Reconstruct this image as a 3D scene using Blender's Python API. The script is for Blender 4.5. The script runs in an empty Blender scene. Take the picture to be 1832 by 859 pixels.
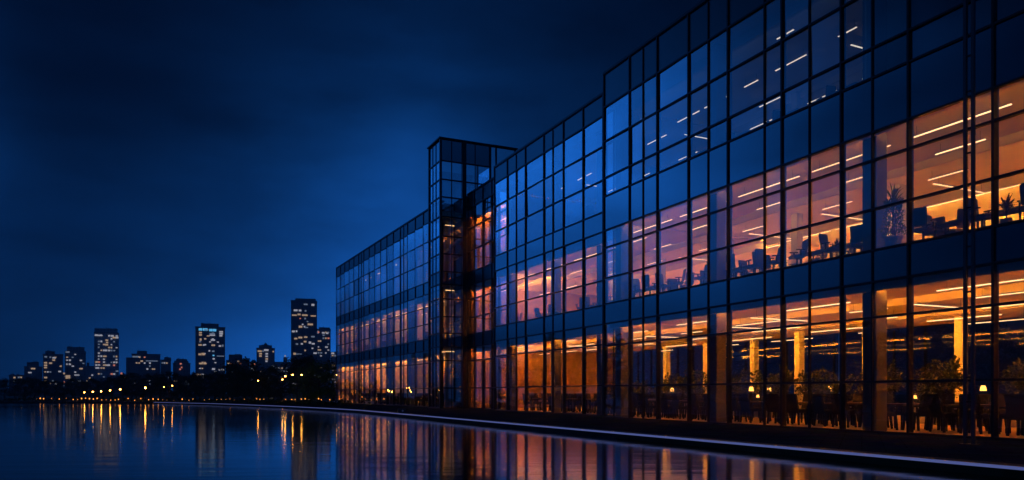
import bpy, bmesh, math, random
from mathutils import Vector, Matrix
R = math.radians
rnd = random.Random(11)
scene = bpy.context.scene
C = scene.collection

# ------------------------------------------------------------------ frames
F, CX, HY = 1336.0, 916.0, 703.0          # focal length / principal column / horizon row used to read sizes off the photo
CAMH = 1.6
TH = math.atan2(626, 1336)
S_, C_ = math.sin(TH), math.cos(TH)

def uv(u, v):
    return (-S_ * u + C_ * v, C_ * u + S_ * v)

def u_at(x, v):
    k = (x - CX) / F
    return (C_ * v - k * S_ * v) / (S_ + k * C_)

class Frame:
    """local (t along the facade, w into the building, z up) -> world"""
    def __init__(self, u0, v0, u1=None, v1=None):
        a = Vector(uv(u0, v0))
        if u1 is None:
            d = Vector((-S_, C_))
        else:
            d = (Vector(uv(u1, v1)) - a).normalized()
        self.o, self.d, self.n = a, d, Vector((d.y, -d.x))
        self.u0 = u0
        self.rot = math.atan2(d.y, d.x)
    def p(self, t, w, z=0.0):
        q = self.o + self.d * t + self.n * w
        return Vector((q.x, q.y, z))

FN = Frame(0, 25.7)            # near wing: t == u
FM = Frame(0, 27.4)            # middle wing
FR = Frame(0, 28.7)            # recessed bay beside the stair tower
FF = Frame(75.5, 27.05, 123.6, 26.0)   # far wing, t from 0

# ------------------------------------------------------------------ materials
def newmat(name):
    m = bpy.data.materials.new(name); m.use_nodes = True
    nt = m.node_tree
    for n in list(nt.nodes): nt.nodes.remove(n)
    out = nt.nodes.new('ShaderNodeOutputMaterial')
    return m, nt, out

def N(nt, kind, **kw):
    n = nt.nodes.new(kind)
    for k, v in kw.items():
        if k in n.inputs: n.inputs[k].default_value = v
        else: setattr(n, k, v)
    return n

def principled(name, col, rough=0.5, metal=0.0, spec=0.5, noise=None, var=0.3, bump=0.0, scale=3.0, ior=1.45):
    m, nt, out = newmat(name)
    b = N(nt, 'ShaderNodeBsdfPrincipled')
    b.inputs['Base Color'].default_value = (*col, 1); b.inputs['Roughness'].default_value = rough
    b.inputs['Metallic'].default_value = metal; b.inputs['IOR'].default_value = ior
    nt.links.new(b.outputs[0], out.inputs[0])
    tc = N(nt, 'ShaderNodeTexCoord')
    no = N(nt, 'ShaderNodeTexNoise'); no.inputs['Scale'].default_value = scale; no.inputs['Detail'].default_value = 5
    nt.links.new(tc.outputs['Object'], no.inputs['Vector'])
    mx = N(nt, 'ShaderNodeMixRGB')
    mx.inputs[1].default_value = (*[c * (1 - var) for c in col], 1)
    mx.inputs[2].default_value = (*[min(1, c * (1 + var)) for c in col], 1)
    nt.links.new(no.outputs['Fac'], mx.inputs[0]); nt.links.new(mx.outputs[0], b.inputs['Base Color'])
    if bump:
        bp = N(nt, 'ShaderNodeBump'); bp.inputs['Strength'].default_value = bump; bp.inputs['Distance'].default_value = 0.02
        nt.links.new(no.outputs['Fac'], bp.inputs['Height']); nt.links.new(bp.outputs[0], b.inputs['Normal'])
    return m

def emit(name, col, strength):
    m, nt, out = newmat(name)
    e = N(nt, 'ShaderNodeEmission'); e.inputs[0].default_value = (*col, 1); e.inputs[1].default_value = strength
    nt.links.new(e.outputs[0], out.inputs[0])
    return m

def glass(name, f0=0.26, tint=(0.88, 0.90, 0.92), wav=0.0015, gain=1.0):
    m, nt, out = newmat(name)
    lw = N(nt, 'ShaderNodeLayerWeight'); lw.inputs['Blend'].default_value = 0.5
    pw = N(nt, 'ShaderNodeMath', operation='POWER'); pw.inputs[1].default_value = 3.6
    mu = N(nt, 'ShaderNodeMath', operation='MULTIPLY_ADD'); mu.inputs[1].default_value = 1 - f0; mu.inputs[2].default_value = f0
    tr = N(nt, 'ShaderNodeBsdfTransparent'); tr.inputs[0].default_value = (*tint, 1)
    gl = N(nt, 'ShaderNodeBsdfGlossy'); gl.inputs['Roughness'].default_value = 0.0; gl.inputs['Color'].default_value = (0.95, 0.97, 1, 1)
    mix = N(nt, 'ShaderNodeMixShader')
    L = nt.links.new
    L(lw.outputs['Facing'], pw.inputs[0]); L(pw.outputs[0], mu.inputs[0])
    oi = N(nt, 'ShaderNodeObjectInfo'); va = N(nt, 'ShaderNodeMapRange'); va.inputs[3].default_value = 0.82 * gain; va.inputs[4].default_value = 1.22 * gain   # coating differs from unit to unit
    vm = N(nt, 'ShaderNodeMath', operation='MULTIPLY'); L(oi.outputs['Random'], va.inputs[0]); L(va.outputs[0], vm.inputs[0]); L(mu.outputs[0], vm.inputs[1]); L(vm.outputs[0], mix.inputs[0])
    L(tr.outputs[0], mix.inputs[1]); L(gl.outputs[0], mix.inputs[2]); L(mix.outputs[0], out.inputs[0])
    # each pane bows a little
    tc = N(nt, 'ShaderNodeTexCoord')
    no = N(nt, 'ShaderNodeTexNoise'); no.inputs['Scale'].default_value = 0.35; no.inputs['Detail'].default_value = 1
    bp = N(nt, 'ShaderNodeBump'); bp.inputs['Strength'].default_value = 1; bp.inputs['Distance'].default_value = wav * 12
    L(tc.outputs['Object'], no.inputs['Vector']); L(no.outputs['Fac'], bp.inputs['Height']); L(bp.outputs[0], gl.inputs['Normal'])
    return m

WARM = (1.0, 0.60, 0.27)
AMBER = (1.0, 0.315, 0.018)
M = {}
M['glass'] = glass('facade_glass')
M['back_glass'] = glass('rear_glass', 0.02, (0.24, 0.24, 0.26), 0.0, 0.16)
M['spandrel'] = principled('spandrel_glass', (0.010, 0.03, 0.07), 0.04, ior=3.3, var=0.15, scale=0.4)
M['parapet'] = principled('parapet_panel', (0.016, 0.022, 0.038), 0.3, ior=1.6, var=0.2, scale=0.5)
M['mullion'] = principled('mullion_metal', (0.014, 0.016, 0.022), 0.42, metal=0.3, var=0.25)
M['fin'] = principled('mullion_fin', (0.05, 0.06, 0.08), 0.45, metal=0.2, var=0.2)
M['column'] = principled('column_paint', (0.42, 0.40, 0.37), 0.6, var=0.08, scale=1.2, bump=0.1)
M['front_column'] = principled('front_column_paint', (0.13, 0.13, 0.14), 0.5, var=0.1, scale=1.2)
M['slab'] = principled('ceiling_paint', (0.72, 0.60, 0.42), 0.75, var=0.09, scale=0.5)
M['floor'] = principled('interior_floor', (0.58, 0.40, 0.24), 0.45, var=0.15, scale=0.9)
M['wall'] = principled('interior_wall', (0.62, 0.52, 0.40), 0.7, var=0.1, scale=0.6)
M['panelling'] = principled('timber_panelling', (0.27, 0.165, 0.08), 0.5, var=0.45, scale=1.5)
M['outer'] = principled('outer_wall', (0.05, 0.055, 0.065), 0.6, var=0.2, scale=0.8)
M['strip'] = emit('strip_light', WARM, 2.9)
for nm, st, cl_ in (('a', 165.0, AMBER), ('b', 290.0, AMBER), ('c', 600.0, (1.0, 0.47, 0.05)), ('d', 27.0, (1.0, 0.40, 0.035)), ('e', 0.8, (0.5, 0.75, 1.0)), ('f', 22.0, (1.0, 0.40, 0.05)), ('g', 70.0, AMBER), ('h', 330.0, (1.0, 0.35, 0.03)), ('i', 95.0, (1.0, 0.44, 0.06))): M['cove_' + nm] = emit('cove_light_' + nm, cl_, st)  # out-of-sight fill emitters added to brighten the interiors
M['strip_soft'] = emit('strip_light_soft', (1.0, 0.56, 0.25), 2.3)
M['strip_cool'] = emit('strip_light_neutral', (1.0, 0.86, 0.68), 1.05)
M['lamp_shade'] = emit('lamp_shade', (1.0, 0.45, 0.08), 4.0)
M['chair'] = principled('chair_fabric', (0.10, 0.12, 0.15), 0.8, var=0.25, scale=30, bump=0.2)
M['chair_dark'] = principled('chair_leather', (0.012, 0.011, 0.012), 0.7, var=0.3, scale=18, bump=0.15)
M['steel'] = principled('dark_steel', (0.03, 0.032, 0.036), 0.35, metal=0.6, var=0.2, scale=8)
M['wood'] = principled('table_wood', (0.11, 0.06, 0.03), 0.4, var=0.35, scale=6)
M['pot'] = principled('pot_ceramic', (0.35, 0.32, 0.30), 0.5, var=0.15, scale=7, bump=0.1)
M['leaf_green'] = principled('green_plant_leaf', (0.07, 0.13, 0.022), 0.5, var=0.4, scale=4)
M['leaf'] = principled('plant_leaf', (0.030, 0.040, 0.012), 0.5, var=0.5, scale=4)
M['bark'] = principled('tree_bark', (0.07, 0.05, 0.035), 0.9, var=0.4, scale=5, bump=0.5)
M['crown'] = principled('tree_leaf', (0.036, 0.07, 0.018), 0.6, var=0.55, scale=1.2)
M['crown_lush_lit'] = principled('tree_leaf_lamplit', (0.10, 0.22, 0.03), 0.6, var=0.4, scale=1.2)  # lamp light on these crowns put into a brighter leaf colour
M['lamp_glow'] = emit('street_lamp_glow', (1.0, 0.37, 0.05), 55.0)
M['bollard_glow'] = emit('bollard_glow', (1.0, 0.33, 0.05), 3.0)
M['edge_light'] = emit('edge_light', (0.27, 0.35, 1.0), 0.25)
M['stone'] = principled('coping_stone', (0.05, 0.05, 0.06), 0.6, var=0.14, scale=2.5, bump=0.1)
M['pale'] = principled('pale_stone', (0.8, 0.8, 0.82), 0.5, var=0.1, scale=3, bump=0.1)
M['win_white'] = emit('lit_window_white', (0.85, 0.85, 1.0), 0.42)
M['win_warm'] = emit('lit_window_warm', (1.0, 0.68, 0.45), 0.42)
M['win_dim'] = emit('lit_window_dim', (0.55, 0.70, 1.0), 0.22)
M['win_cyan'] = emit('lit_window_cyan', (0.12, 0.55, 1.0), 0.9)
M['win_red'] = emit('lit_window_red', (1.0, 0.32, 0.22), 0.6)

def city_wall(name, glasscol, frame, wx, wz):
    m, nt, out = newmat(name); L = nt.links.new
    tc = N(nt, 'ShaderNodeTexCoord'); sp = N(nt, 'ShaderNodeSeparateXYZ'); cb = N(nt, 'ShaderNodeCombineXYZ')
    ad = N(nt, 'ShaderNodeMath', operation='ADD')
    L(tc.outputs['Object'], sp.inputs[0]); L(sp.outputs[0], ad.inputs[0]); L(sp.outputs[1], ad.inputs[1])
    L(ad.outputs[0], cb.inputs[0]); L(sp.outputs[2], cb.inputs[1])
    br = N(nt, 'ShaderNodeTexBrick'); br.offset = 0.0
    br.inputs['Color1'].default_value = (*glasscol, 1); br.inputs['Color2'].default_value = (*[c * 1.9 for c in glasscol], 1)
    br.inputs['Mortar'].default_value = (*frame, 1); br.inputs['Scale'].default_value = 1.0
    br.inputs['Mortar Size'].default_value = 0.55; br.inputs['Brick Width'].default_value = wx; br.inputs['Row Height'].default_value = wz
    L(cb.outputs[0], br.inputs['Vector'])
    b = N(nt, 'ShaderNodeBsdfPrincipled'); b.inputs['Roughness'].default_value = 0.55
    L(br.outputs['Color'], b.inputs['Base Color']); L(b.outputs[0], out.inputs[0])
    return m
M['city_a'] = city_wall('city_wall_slate', (0.07, 0.09, 0.12), (0.24, 0.25, 0.27), 3.2, 3.4)
M['city_b'] = city_wall('city_wall_dark', (0.04, 0.05, 0.075), (0.14, 0.145, 0.16), 2.8, 3.4)
M['city_c'] = city_wall('city_wall_pale', (0.10, 0.14, 0.19), (0.34, 0.36, 0.38), 3.6, 3.4)

def paving():
    m, nt, out = newmat('terrace_paving'); L = nt.links.new
    tc = N(nt, 'ShaderNodeTexCoord'); mp = N(nt, 'ShaderNodeMapping'); mp.inputs['Rotation'].default_value = (0, 0, TH)
    br = N(nt, 'ShaderNodeTexBrick'); br.inputs['Color1'].default_value = (0.035, 0.065, 0.12, 1); br.inputs['Color2'].default_value = (0.05, 0.085, 0.15, 1)
    br.inputs['Mortar'].default_value = (0.010, 0.010, 0.012, 1); br.inputs['Scale'].default_value = 1; br.inputs['Mortar Size'].default_value = 0.012
    br.inputs['Brick Width'].default_value = 1.2; br.inputs['Row Height'].default_value = 0.6
    no = N(nt, 'ShaderNodeTexNoise'); no.inputs['Scale'].default_value = 0.7; no.inputs['Detail'].default_value = 8
    mx = N(nt, 'ShaderNodeMixRGB', blend_type='MULTIPLY'); mx.inputs[0].default_value = 0.8
    ra = N(nt, 'ShaderNodeMapRange'); ra.inputs[1].default_value = 0.3; ra.inputs[2].default_value = 0.7; ra.inputs[3].default_value = 0.5; ra.inputs[4].default_value = 0.8
    b = N(nt, 'ShaderNodeBsdfPrincipled'); b.inputs['Specular IOR Level'].default_value = 0.0
    L(tc.outputs['Object'], mp.inputs[0]); L(mp.outputs[0], br.inputs[0]); L(tc.outputs['Object'], no.inputs[0])
    L(br.outputs[0], mx.inputs[1]); L(no.outputs['Color'], mx.inputs[2]); L(mx.outputs[0], b.inputs['Base Color'])
    L(no.outputs['Fac'], ra.inputs[0]); L(ra.outputs[0], b.inputs['Roughness']); L(b.outputs[0], out.inputs[0])
    return m
M['paving'] = paving()

def water_mat():
    m, nt, out = newmat('lake_water'); L = nt.links.new
    b = N(nt, 'ShaderNodeBsdfPrincipled'); b.inputs['Base Color'].default_value = (0.002, 0.006, 0.014, 1)
    b.inputs['Roughness'].default_value = 0.115; b.inputs['IOR'].default_value = 1.40
    tc = N(nt, 'ShaderNodeTexCoord'); mp = N(nt, 'ShaderNodeMapping'); mp.inputs['Scale'].default_value = (0.35, 1.2, 1)
    no = N(nt, 'ShaderNodeTexNoise'); no.inputs['Scale'].default_value = 0.8; no.inputs['Detail'].default_value = 4
    bp = N(nt, 'ShaderNodeBump'); bp.inputs['Strength'].default_value = 0.62; bp.inputs['Distance'].default_value = 0.018
    L(tc.outputs['Object'], mp.inputs[0]); L(mp.outputs[0], no.inputs[0]); L(no.outputs['Fac'], bp.inputs['Height'])
    L(bp.outputs[0], b.inputs['Normal']); L(b.outputs[0], out.inputs[0])
    # patches of calmer and rougher water
    n2 = N(nt, 'ShaderNodeTexNoise'); n2.inputs['Scale'].default_value = 0.06; n2.inputs['Detail'].default_value = 3
    ra = N(nt, 'ShaderNodeMapRange'); ra.inputs[1].default_value = 0.35; ra.inputs[2].default_value = 0.65; ra.inputs[3].default_value = 0.06; ra.inputs[4].default_value = 0.10
    L(mp.outputs[0], n2.inputs[0]); L(n2.outputs['Fac'], ra.inputs[0]); L(ra.outputs[0], b.inputs['Roughness'])
    return m
M['water'] = water_mat()

def ground_mat():
    m, nt, out = newmat('grassy_ground'); L = nt.links.new
    tc = N(nt, 'ShaderNodeTexCoord'); no = N(nt, 'ShaderNodeTexNoise'); no.inputs['Scale'].default_value = 0.25; no.inputs['Detail'].default_value = 10
    mx = N(nt, 'ShaderNodeMixRGB'); mx.inputs[1].default_value = (0.03, 0.045, 0.014, 1); mx.inputs[2].default_value = (0.06, 0.07, 0.025, 1)
    b = N(nt, 'ShaderNodeBsdfPrincipled'); b.inputs['Roughness'].default_value = 0.95
    L(tc.outputs['Object'], no.inputs[0]); L(no.outputs['Fac'], mx.inputs[0]); L(mx.outputs[0], b.inputs['Base Color']); L(b.outputs[0], out.inputs[0])
    return m
M['ground'] = ground_mat()

# ------------------------------------------------------------------ mesh helper
class MB:
    def __init__(self): self.v, self.f, self.mi = [], [], []
    def quad(self, pts, mi=0):
        b = len(self.v); self.v += [tuple(p) for p in pts]; self.f.append(tuple(range(b, b + len(pts)))); self.mi.append(mi)
    def hexa(self, p, mi=0):                      # p: 4 bottom + 4 top points
        b = len(self.v); self.v += [tuple(q) for q in p]
        for f in ((3, 2, 1, 0), (4, 5, 6, 7), (0, 1, 5, 4), (1, 2, 6, 5), (2, 3, 7, 6), (3, 0, 4, 7)):
            self.f.append(tuple(b + i for i in f)); self.mi.append(mi)
    def box(self, x0, x1, y0, y1, z0, z1, mi=0):
        self.hexa([(x0, y0, z0), (x1, y0, z0), (x1, y1, z0), (x0, y1, z0), (x0, y0, z1), (x1, y0, z1), (x1, y1, z1), (x0, y1, z1)], mi)
    def fbox(self, fr, t0, t1, w0, w1, z0, z1, mi=0):
        self.hexa([fr.p(t0, w0, z0), fr.p(t0, w1, z0), fr.p(t1, w1, z0), fr.p(t1, w0, z0),
                   fr.p(t0, w0, z1), fr.p(t0, w1, z1), fr.p(t1, w1, z1), fr.p(t1, w0, z1)], mi)
    def tube(self, a, b, r0, r1=None, n=8, mi=0, cap=True):
        r1 = r0 if r1 is None else r1
        a, b = Vector(a), Vector(b); d = (b - a).normalized()
        x = d.orthogonal().normalized(); y = d.cross(x); k = len(self.v)
        for c, r in ((a, r0), (b, r1)):
            for i in range(n):
                g = 2 * math.pi * i / n; self.v.append(tuple(c + (x * math.cos(g) + y * math.sin(g)) * r))
        for i in range(n):
            j = (i + 1) % n; self.f.append((k + i, k + j, k + n + j, k + n + i)); self.mi.append(mi)
        if cap:
            self.f.append(tuple(k + i for i in reversed(range(n)))); self.mi.append(mi)
            self.f.append(tuple(k + n + i for i in range(n))); self.mi.append(mi)
    def lathe(self, prof, n=14, mi=0, cx=0, cy=0):
        k = len(self.v)
        for r, z in prof:
            for i in range(n):
                g = 2 * math.pi * i / n; self.v.append((cx + r * math.cos(g), cy + r * math.sin(g), z))
        for q in range(len(prof) - 1):
            for i in range(n):
                j = (i + 1) % n; a = k + q * n
                self.f.append((a + i, a + j, a + n + j, a + n + i)); self.mi.append(mi)
        self.f.append(tuple(k + i for i in reversed(range(n)))); self.mi.append(mi)
        e = k + (len(prof) - 1) * n; self.f.append(tuple(e + i for i in range(n))); self.mi.append(mi)
    def build(self, name, mat, parent=None, bevel=0.0, smooth=False):
        me = bpy.data.meshes.new(name); me.from_pydata(self.v, [], self.f)
        mats = mat if isinstance(mat, (list, tuple)) else [mat]
        for m in mats: me.materials.append(m)
        if len(mats) > 1: me.polygons.foreach_set('material_index', self.mi)
        bm = bmesh.new(); bm.from_mesh(me)
        bmesh.ops.recalc_face_normals(bm, faces=bm.faces)
        if bevel: bmesh.ops.bevel(bm, geom=list(bm.edges), offset=bevel, segments=2, affect='EDGES', clamp_overlap=True)
        if smooth:
            for f in bm.faces: f.smooth = True
        bm.to_mesh(me); bm.free()
        o = bpy.data.objects.new(name, me); C.objects.link(o)
        if parent: o.parent = parent
        return o

def empty(name, loc=(0, 0, 0), rz=0):
    o = bpy.data.objects.new(name, None); C.objects.link(o); o.location = loc; o.rotation_euler = (0, 0, rz); o.empty_display_size = 0.3
    return o
def tag(o, label=None, cat=None, group=None, kind=None):
    for k, v in (('label', label), ('category', cat), ('group', group), ('kind', kind)):
        if v: o[k] = v
    return o
def dup(root, loc, rz=0, scale=None):
    r = root.copy(); C.objects.link(r); r.location = loc; r.rotation_euler = (0, 0, rz)
    if scale is not None: r.scale = scale if not isinstance(scale, (int, float)) else (scale,) * 3
    for ch in list(root.children):
        c = ch.copy(); C.objects.link(c); c.parent = r
        for g in ch.children:
            d = g.copy(); C.objects.link(d); d.parent = c
    return r
ORD = ('first second third fourth fifth sixth seventh eighth ninth tenth eleventh twelfth thirteenth fourteenth fifteenth sixteenth seventeenth '
       'eighteenth nineteenth twentieth').split()
TENS = ['', '', 'twenty', 'thirty', 'forty', 'fifty', 'sixty', 'seventy', 'eighty', 'ninety']
def ordw(i):                                     # 0-based -> ordinal word
    n = i + 1
    if n <= 20: return ORD[n - 1]
    t, o = divmod(n, 10)
    if o == 0: return TENS[t][:-1] + 'ieth'
    return TENS[t] + '-' + ORD[o - 1]

class Pool:
    """first placing moves the prototype itself, later ones copy it"""
    def __init__(self, root): self.root, self.used = root, False
    def put(self, loc, rz, label, group=None, scale=None):
        if not self.used:
            self.used = True; o = self.root; o.location = loc; o.rotation_euler = (0, 0, rz)
            if scale is not None: o.scale = (scale,) * 3 if isinstance(scale, (int, float)) else scale
        else:
            o = dup(self.root, loc, rz, scale)
        o['label'] = label
        if group: o['group'] = group
        return o

# ------------------------------------------------------------------ camera, world
cam = bpy.data.cameras.new('camera'); co = bpy.data.objects.new('camera', cam); C.objects.link(co)
co.location = (0, 0, CAMH); co.rotation_euler = (R(90), 0, 0)
cam.sensor_width = 36; cam.lens = F / 1832 * 36; cam.shift_y = (HY - 429.5) / 1832; cam.shift_x = 0
cam.clip_start = 0.1; cam.clip_end = 12000
scene.camera = co

SUN_EL, SUN_ROT = R(1.0), R(-75)
w = bpy.data.worlds.new('World'); scene.world = w; w.use_nodes = True
nt = w.node_tree; L = nt.links.new
for n in list(nt.nodes): nt.nodes.remove(n)
out = N(nt, 'ShaderNodeOutputWorld'); bg = N(nt, 'ShaderNodeBackground'); bg.inputs['Strength'].default_value = 0.1
sky = N(nt, 'ShaderNodeTexSky'); sky.sky_type = 'NISHITA'; sky.sun_disc = False
sky.sun_elevation = SUN_EL; sky.sun_rotation = SUN_ROT; sky.air_density = 1.0; sky.dust_density = 0.3; sky.ozone_density = 4.0
# twilight: what the Nishita model gives with the sun this low, kept to its blue, plus the last glow over the city and a paler bank of sky to the west
tc = N(nt, 'ShaderNodeTexCoord'); sx = N(nt, 'ShaderNodeSeparateXYZ'); L(tc.outputs['Generated'], sx.inputs[0])
def mth(op, a, b=None, c=None):
    n = N(nt, 'ShaderNodeMath', operation=op)
    for k, v in enumerate((a, b, c)):
        if v is None: continue
        if isinstance(v, (int, float)): n.inputs[k].default_value = v
        else: L(v, n.inputs[k])
    return n.outputs[0]
DEG = 180 / math.pi
az = mth('MULTIPLY', mth('ARCTAN2', sx.outputs[0], sx.outputs[1]), DEG)
el = mth('MULTIPLY', mth('ARCSINE', sx.outputs[2]), DEG)
elp = mth('MAXIMUM', el, 0.0)
g1 = mth('MULTIPLY', mth('EXPONENT', mth('MULTIPLY', elp, -1 / 10.0)),
         mth('EXPONENT', mth('MULTIPLY', mth('SQRT', mth('ADD', mth('POWER', mth('SUBTRACT', az, -7.0), 2.0), 9.0)), -1 / 10.2)))
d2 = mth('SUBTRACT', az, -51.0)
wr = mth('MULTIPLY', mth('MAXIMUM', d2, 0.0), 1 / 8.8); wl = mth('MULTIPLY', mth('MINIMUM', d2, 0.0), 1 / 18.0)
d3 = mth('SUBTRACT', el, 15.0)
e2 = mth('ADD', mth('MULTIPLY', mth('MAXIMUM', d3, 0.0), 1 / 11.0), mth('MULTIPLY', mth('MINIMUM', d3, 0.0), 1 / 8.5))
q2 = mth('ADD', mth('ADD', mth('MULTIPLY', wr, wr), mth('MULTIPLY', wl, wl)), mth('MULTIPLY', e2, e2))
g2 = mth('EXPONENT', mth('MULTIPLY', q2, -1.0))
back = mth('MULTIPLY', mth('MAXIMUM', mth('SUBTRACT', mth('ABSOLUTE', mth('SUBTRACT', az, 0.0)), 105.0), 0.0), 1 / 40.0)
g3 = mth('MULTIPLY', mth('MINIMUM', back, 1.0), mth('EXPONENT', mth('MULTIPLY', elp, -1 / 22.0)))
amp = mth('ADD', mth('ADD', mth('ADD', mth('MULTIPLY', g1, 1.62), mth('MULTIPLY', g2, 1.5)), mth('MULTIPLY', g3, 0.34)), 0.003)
mp = N(nt, 'ShaderNodeMapping'); mp.inputs['Scale'].default_value = (1.0, 1.0, 3.4)
cl = N(nt, 'ShaderNodeTexNoise'); cl.inputs['Scale'].default_value = 2.9; cl.inputs['Detail'].default_value = 7; cl.inputs['Roughness'].default_value = 0.52
cr = N(nt, 'ShaderNodeMapRange'); cr.inputs[1].default_value = 0.32; cr.inputs[2].default_value = 0.68; cr.inputs[3].default_value = 0.6; cr.inputs[4].default_value = 1.28
L(tc.outputs['Generated'], mp.inputs[0]); L(mp.outputs[0], cl.inputs[0]); L(cl.outputs['Fac'], cr.inputs[0])
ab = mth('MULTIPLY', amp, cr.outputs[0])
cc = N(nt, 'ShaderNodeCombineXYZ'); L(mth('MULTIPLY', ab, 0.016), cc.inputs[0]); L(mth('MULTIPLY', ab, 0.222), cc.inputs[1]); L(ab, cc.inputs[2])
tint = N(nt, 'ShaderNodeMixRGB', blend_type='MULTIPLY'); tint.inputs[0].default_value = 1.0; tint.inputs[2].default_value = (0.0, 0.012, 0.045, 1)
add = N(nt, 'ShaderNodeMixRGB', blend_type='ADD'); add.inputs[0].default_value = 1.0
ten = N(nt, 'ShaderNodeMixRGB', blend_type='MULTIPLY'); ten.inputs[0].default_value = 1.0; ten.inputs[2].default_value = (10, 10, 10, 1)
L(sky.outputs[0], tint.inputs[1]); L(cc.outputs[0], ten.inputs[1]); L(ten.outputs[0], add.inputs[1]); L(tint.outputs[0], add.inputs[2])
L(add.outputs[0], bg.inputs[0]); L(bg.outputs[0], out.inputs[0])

scene.view_settings.view_transform = 'Standard'; scene.view_settings.look = 'None'
scene.view_settings.exposure = 0; scene.view_settings.gamma = 1
scene.cycles.max_bounces = 8; scene.cycles.diffuse_bounces = 4; scene.cycles.glossy_bounces = 4
scene.cycles.transparent_max_bounces = 24; scene.cycles.sample_clamp_indirect = 40
scene.cycles.use_denoising = True; scene.cycles.caustics_reflective = False

# ------------------------------------------------------------------ lake, land, terrace
WZ = -0.20
shore = [uv(u, 16.3) for u in (-6, 10, 25, 40, 55, 68)] + [(-18.6, 76), (-26, 87), (-35, 99), (-45.5, 112), (-60, 125), (-79, 133), (-98, 136), (-160, 140)]
lake = shore + [(-175, 100), (-178, 40), (-165, 5), (-80, 3.5), (0, 3)]
def flat_poly(name, outer, hole, z, mat):
    bm = bmesh.new(); es = []
    for loop in (outer, hole):
        if not loop: continue
        vs = [bm.verts.new((x, y, z)) for x, y in loop]
        es += [bm.edges.new((vs[i], vs[(i + 1) % len(vs)])) for i in range(len(vs))]
    bmesh.ops.triangle_fill(bm, edges=es, use_beauty=True)
    if hole:                                     # the bank going down into the water
        n0 = len(outer); bm.verts.ensure_lookup_table(); vs = bm.verts[n0:n0 + len(hole)]
        lo = [bm.verts.new((v.co.x, v.co.y, -1.6)) for v in vs]
        for i in range(len(lo)):
            j = (i + 1) % len(lo); bm.faces.new((vs[i], vs[j], lo[j], lo[i]))
        bm.faces.new(lo)
    bmesh.ops.recalc_face_normals(bm, faces=bm.faces)
    me = bpy.data.meshes.new(name); bm.to_mesh(me); bm.free(); me.materials.append(mat)
    if me.polygons and abs(me.polygons[0].normal.z) > .5 and me.polygons[0].normal.z < 0: me.flip_normals()
    o = bpy.data.objects.new(name, me); C.objects.link(o); o['kind'] = 'structure'
    return o
flat_poly('ground', [(-1000, -150), (500, -150), (500, 1260), (-1000, 1260)], lake, -0.02, M['ground'])
flat_poly('lake_water', lake, None, WZ, M['water'])

def ribbon(name, line, off0, off1, z0, z1, mat):
    """a swept slab along a polyline, off0..off1 to its land side"""
    pts = [Vector(p) for p in line]; mb = MB(); nrm = []
    for i, p in enumerate(pts):
        a = pts[max(0, i - 1)]; b = pts[min(len(pts) - 1, i + 1)]; d = (b - a).normalized(); nrm.append(Vector((d.y, -d.x)))
    for i in range(len(pts) - 1):
        q = []
        for z in (z0, z1):
            for k, o in ((i, off0), (i, off1), (i + 1, off1), (i + 1, off0)):
                e = pts[k] + nrm[k] * o; q.append((e.x, e.y, z))
        mb.hexa(q)
    o = mb.build(name, mat); o['kind'] = 'structure'
    return o
ribbon('pool_coping', shore, 0.0, 0.62, -0.6, 0.045, M['stone'])
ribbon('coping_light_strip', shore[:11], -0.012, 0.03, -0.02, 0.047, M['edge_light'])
mb = MB(); pf = Frame(0, 0)
mb.quad([(*uv(u, v), 0.0) for u, v in ((-20, 16.9), (70, 16.9), (86, 15.5), (98, 13.6), (128, 13), (128, 27), (128, 50), (-20, 50))])
o = mb.build('terrace_paving', M['paving']); o['kind'] = 'structure'
# far promenade along the water
ribbon('promenade_path', shore[7:], 0.65, 4.0, -0.015, 0.005, M['paving'])

# ------------------------------------------------------------------ office building
bld = empty('office_building', (*uv(60, 36), 0))
tag(bld, 'long glass-walled office building lit up at dusk beside the water', 'building')
bld.location = (0, 0, 0)
def part(name, parent=bld):
    o = empty(name); o.parent = parent; return o

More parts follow.
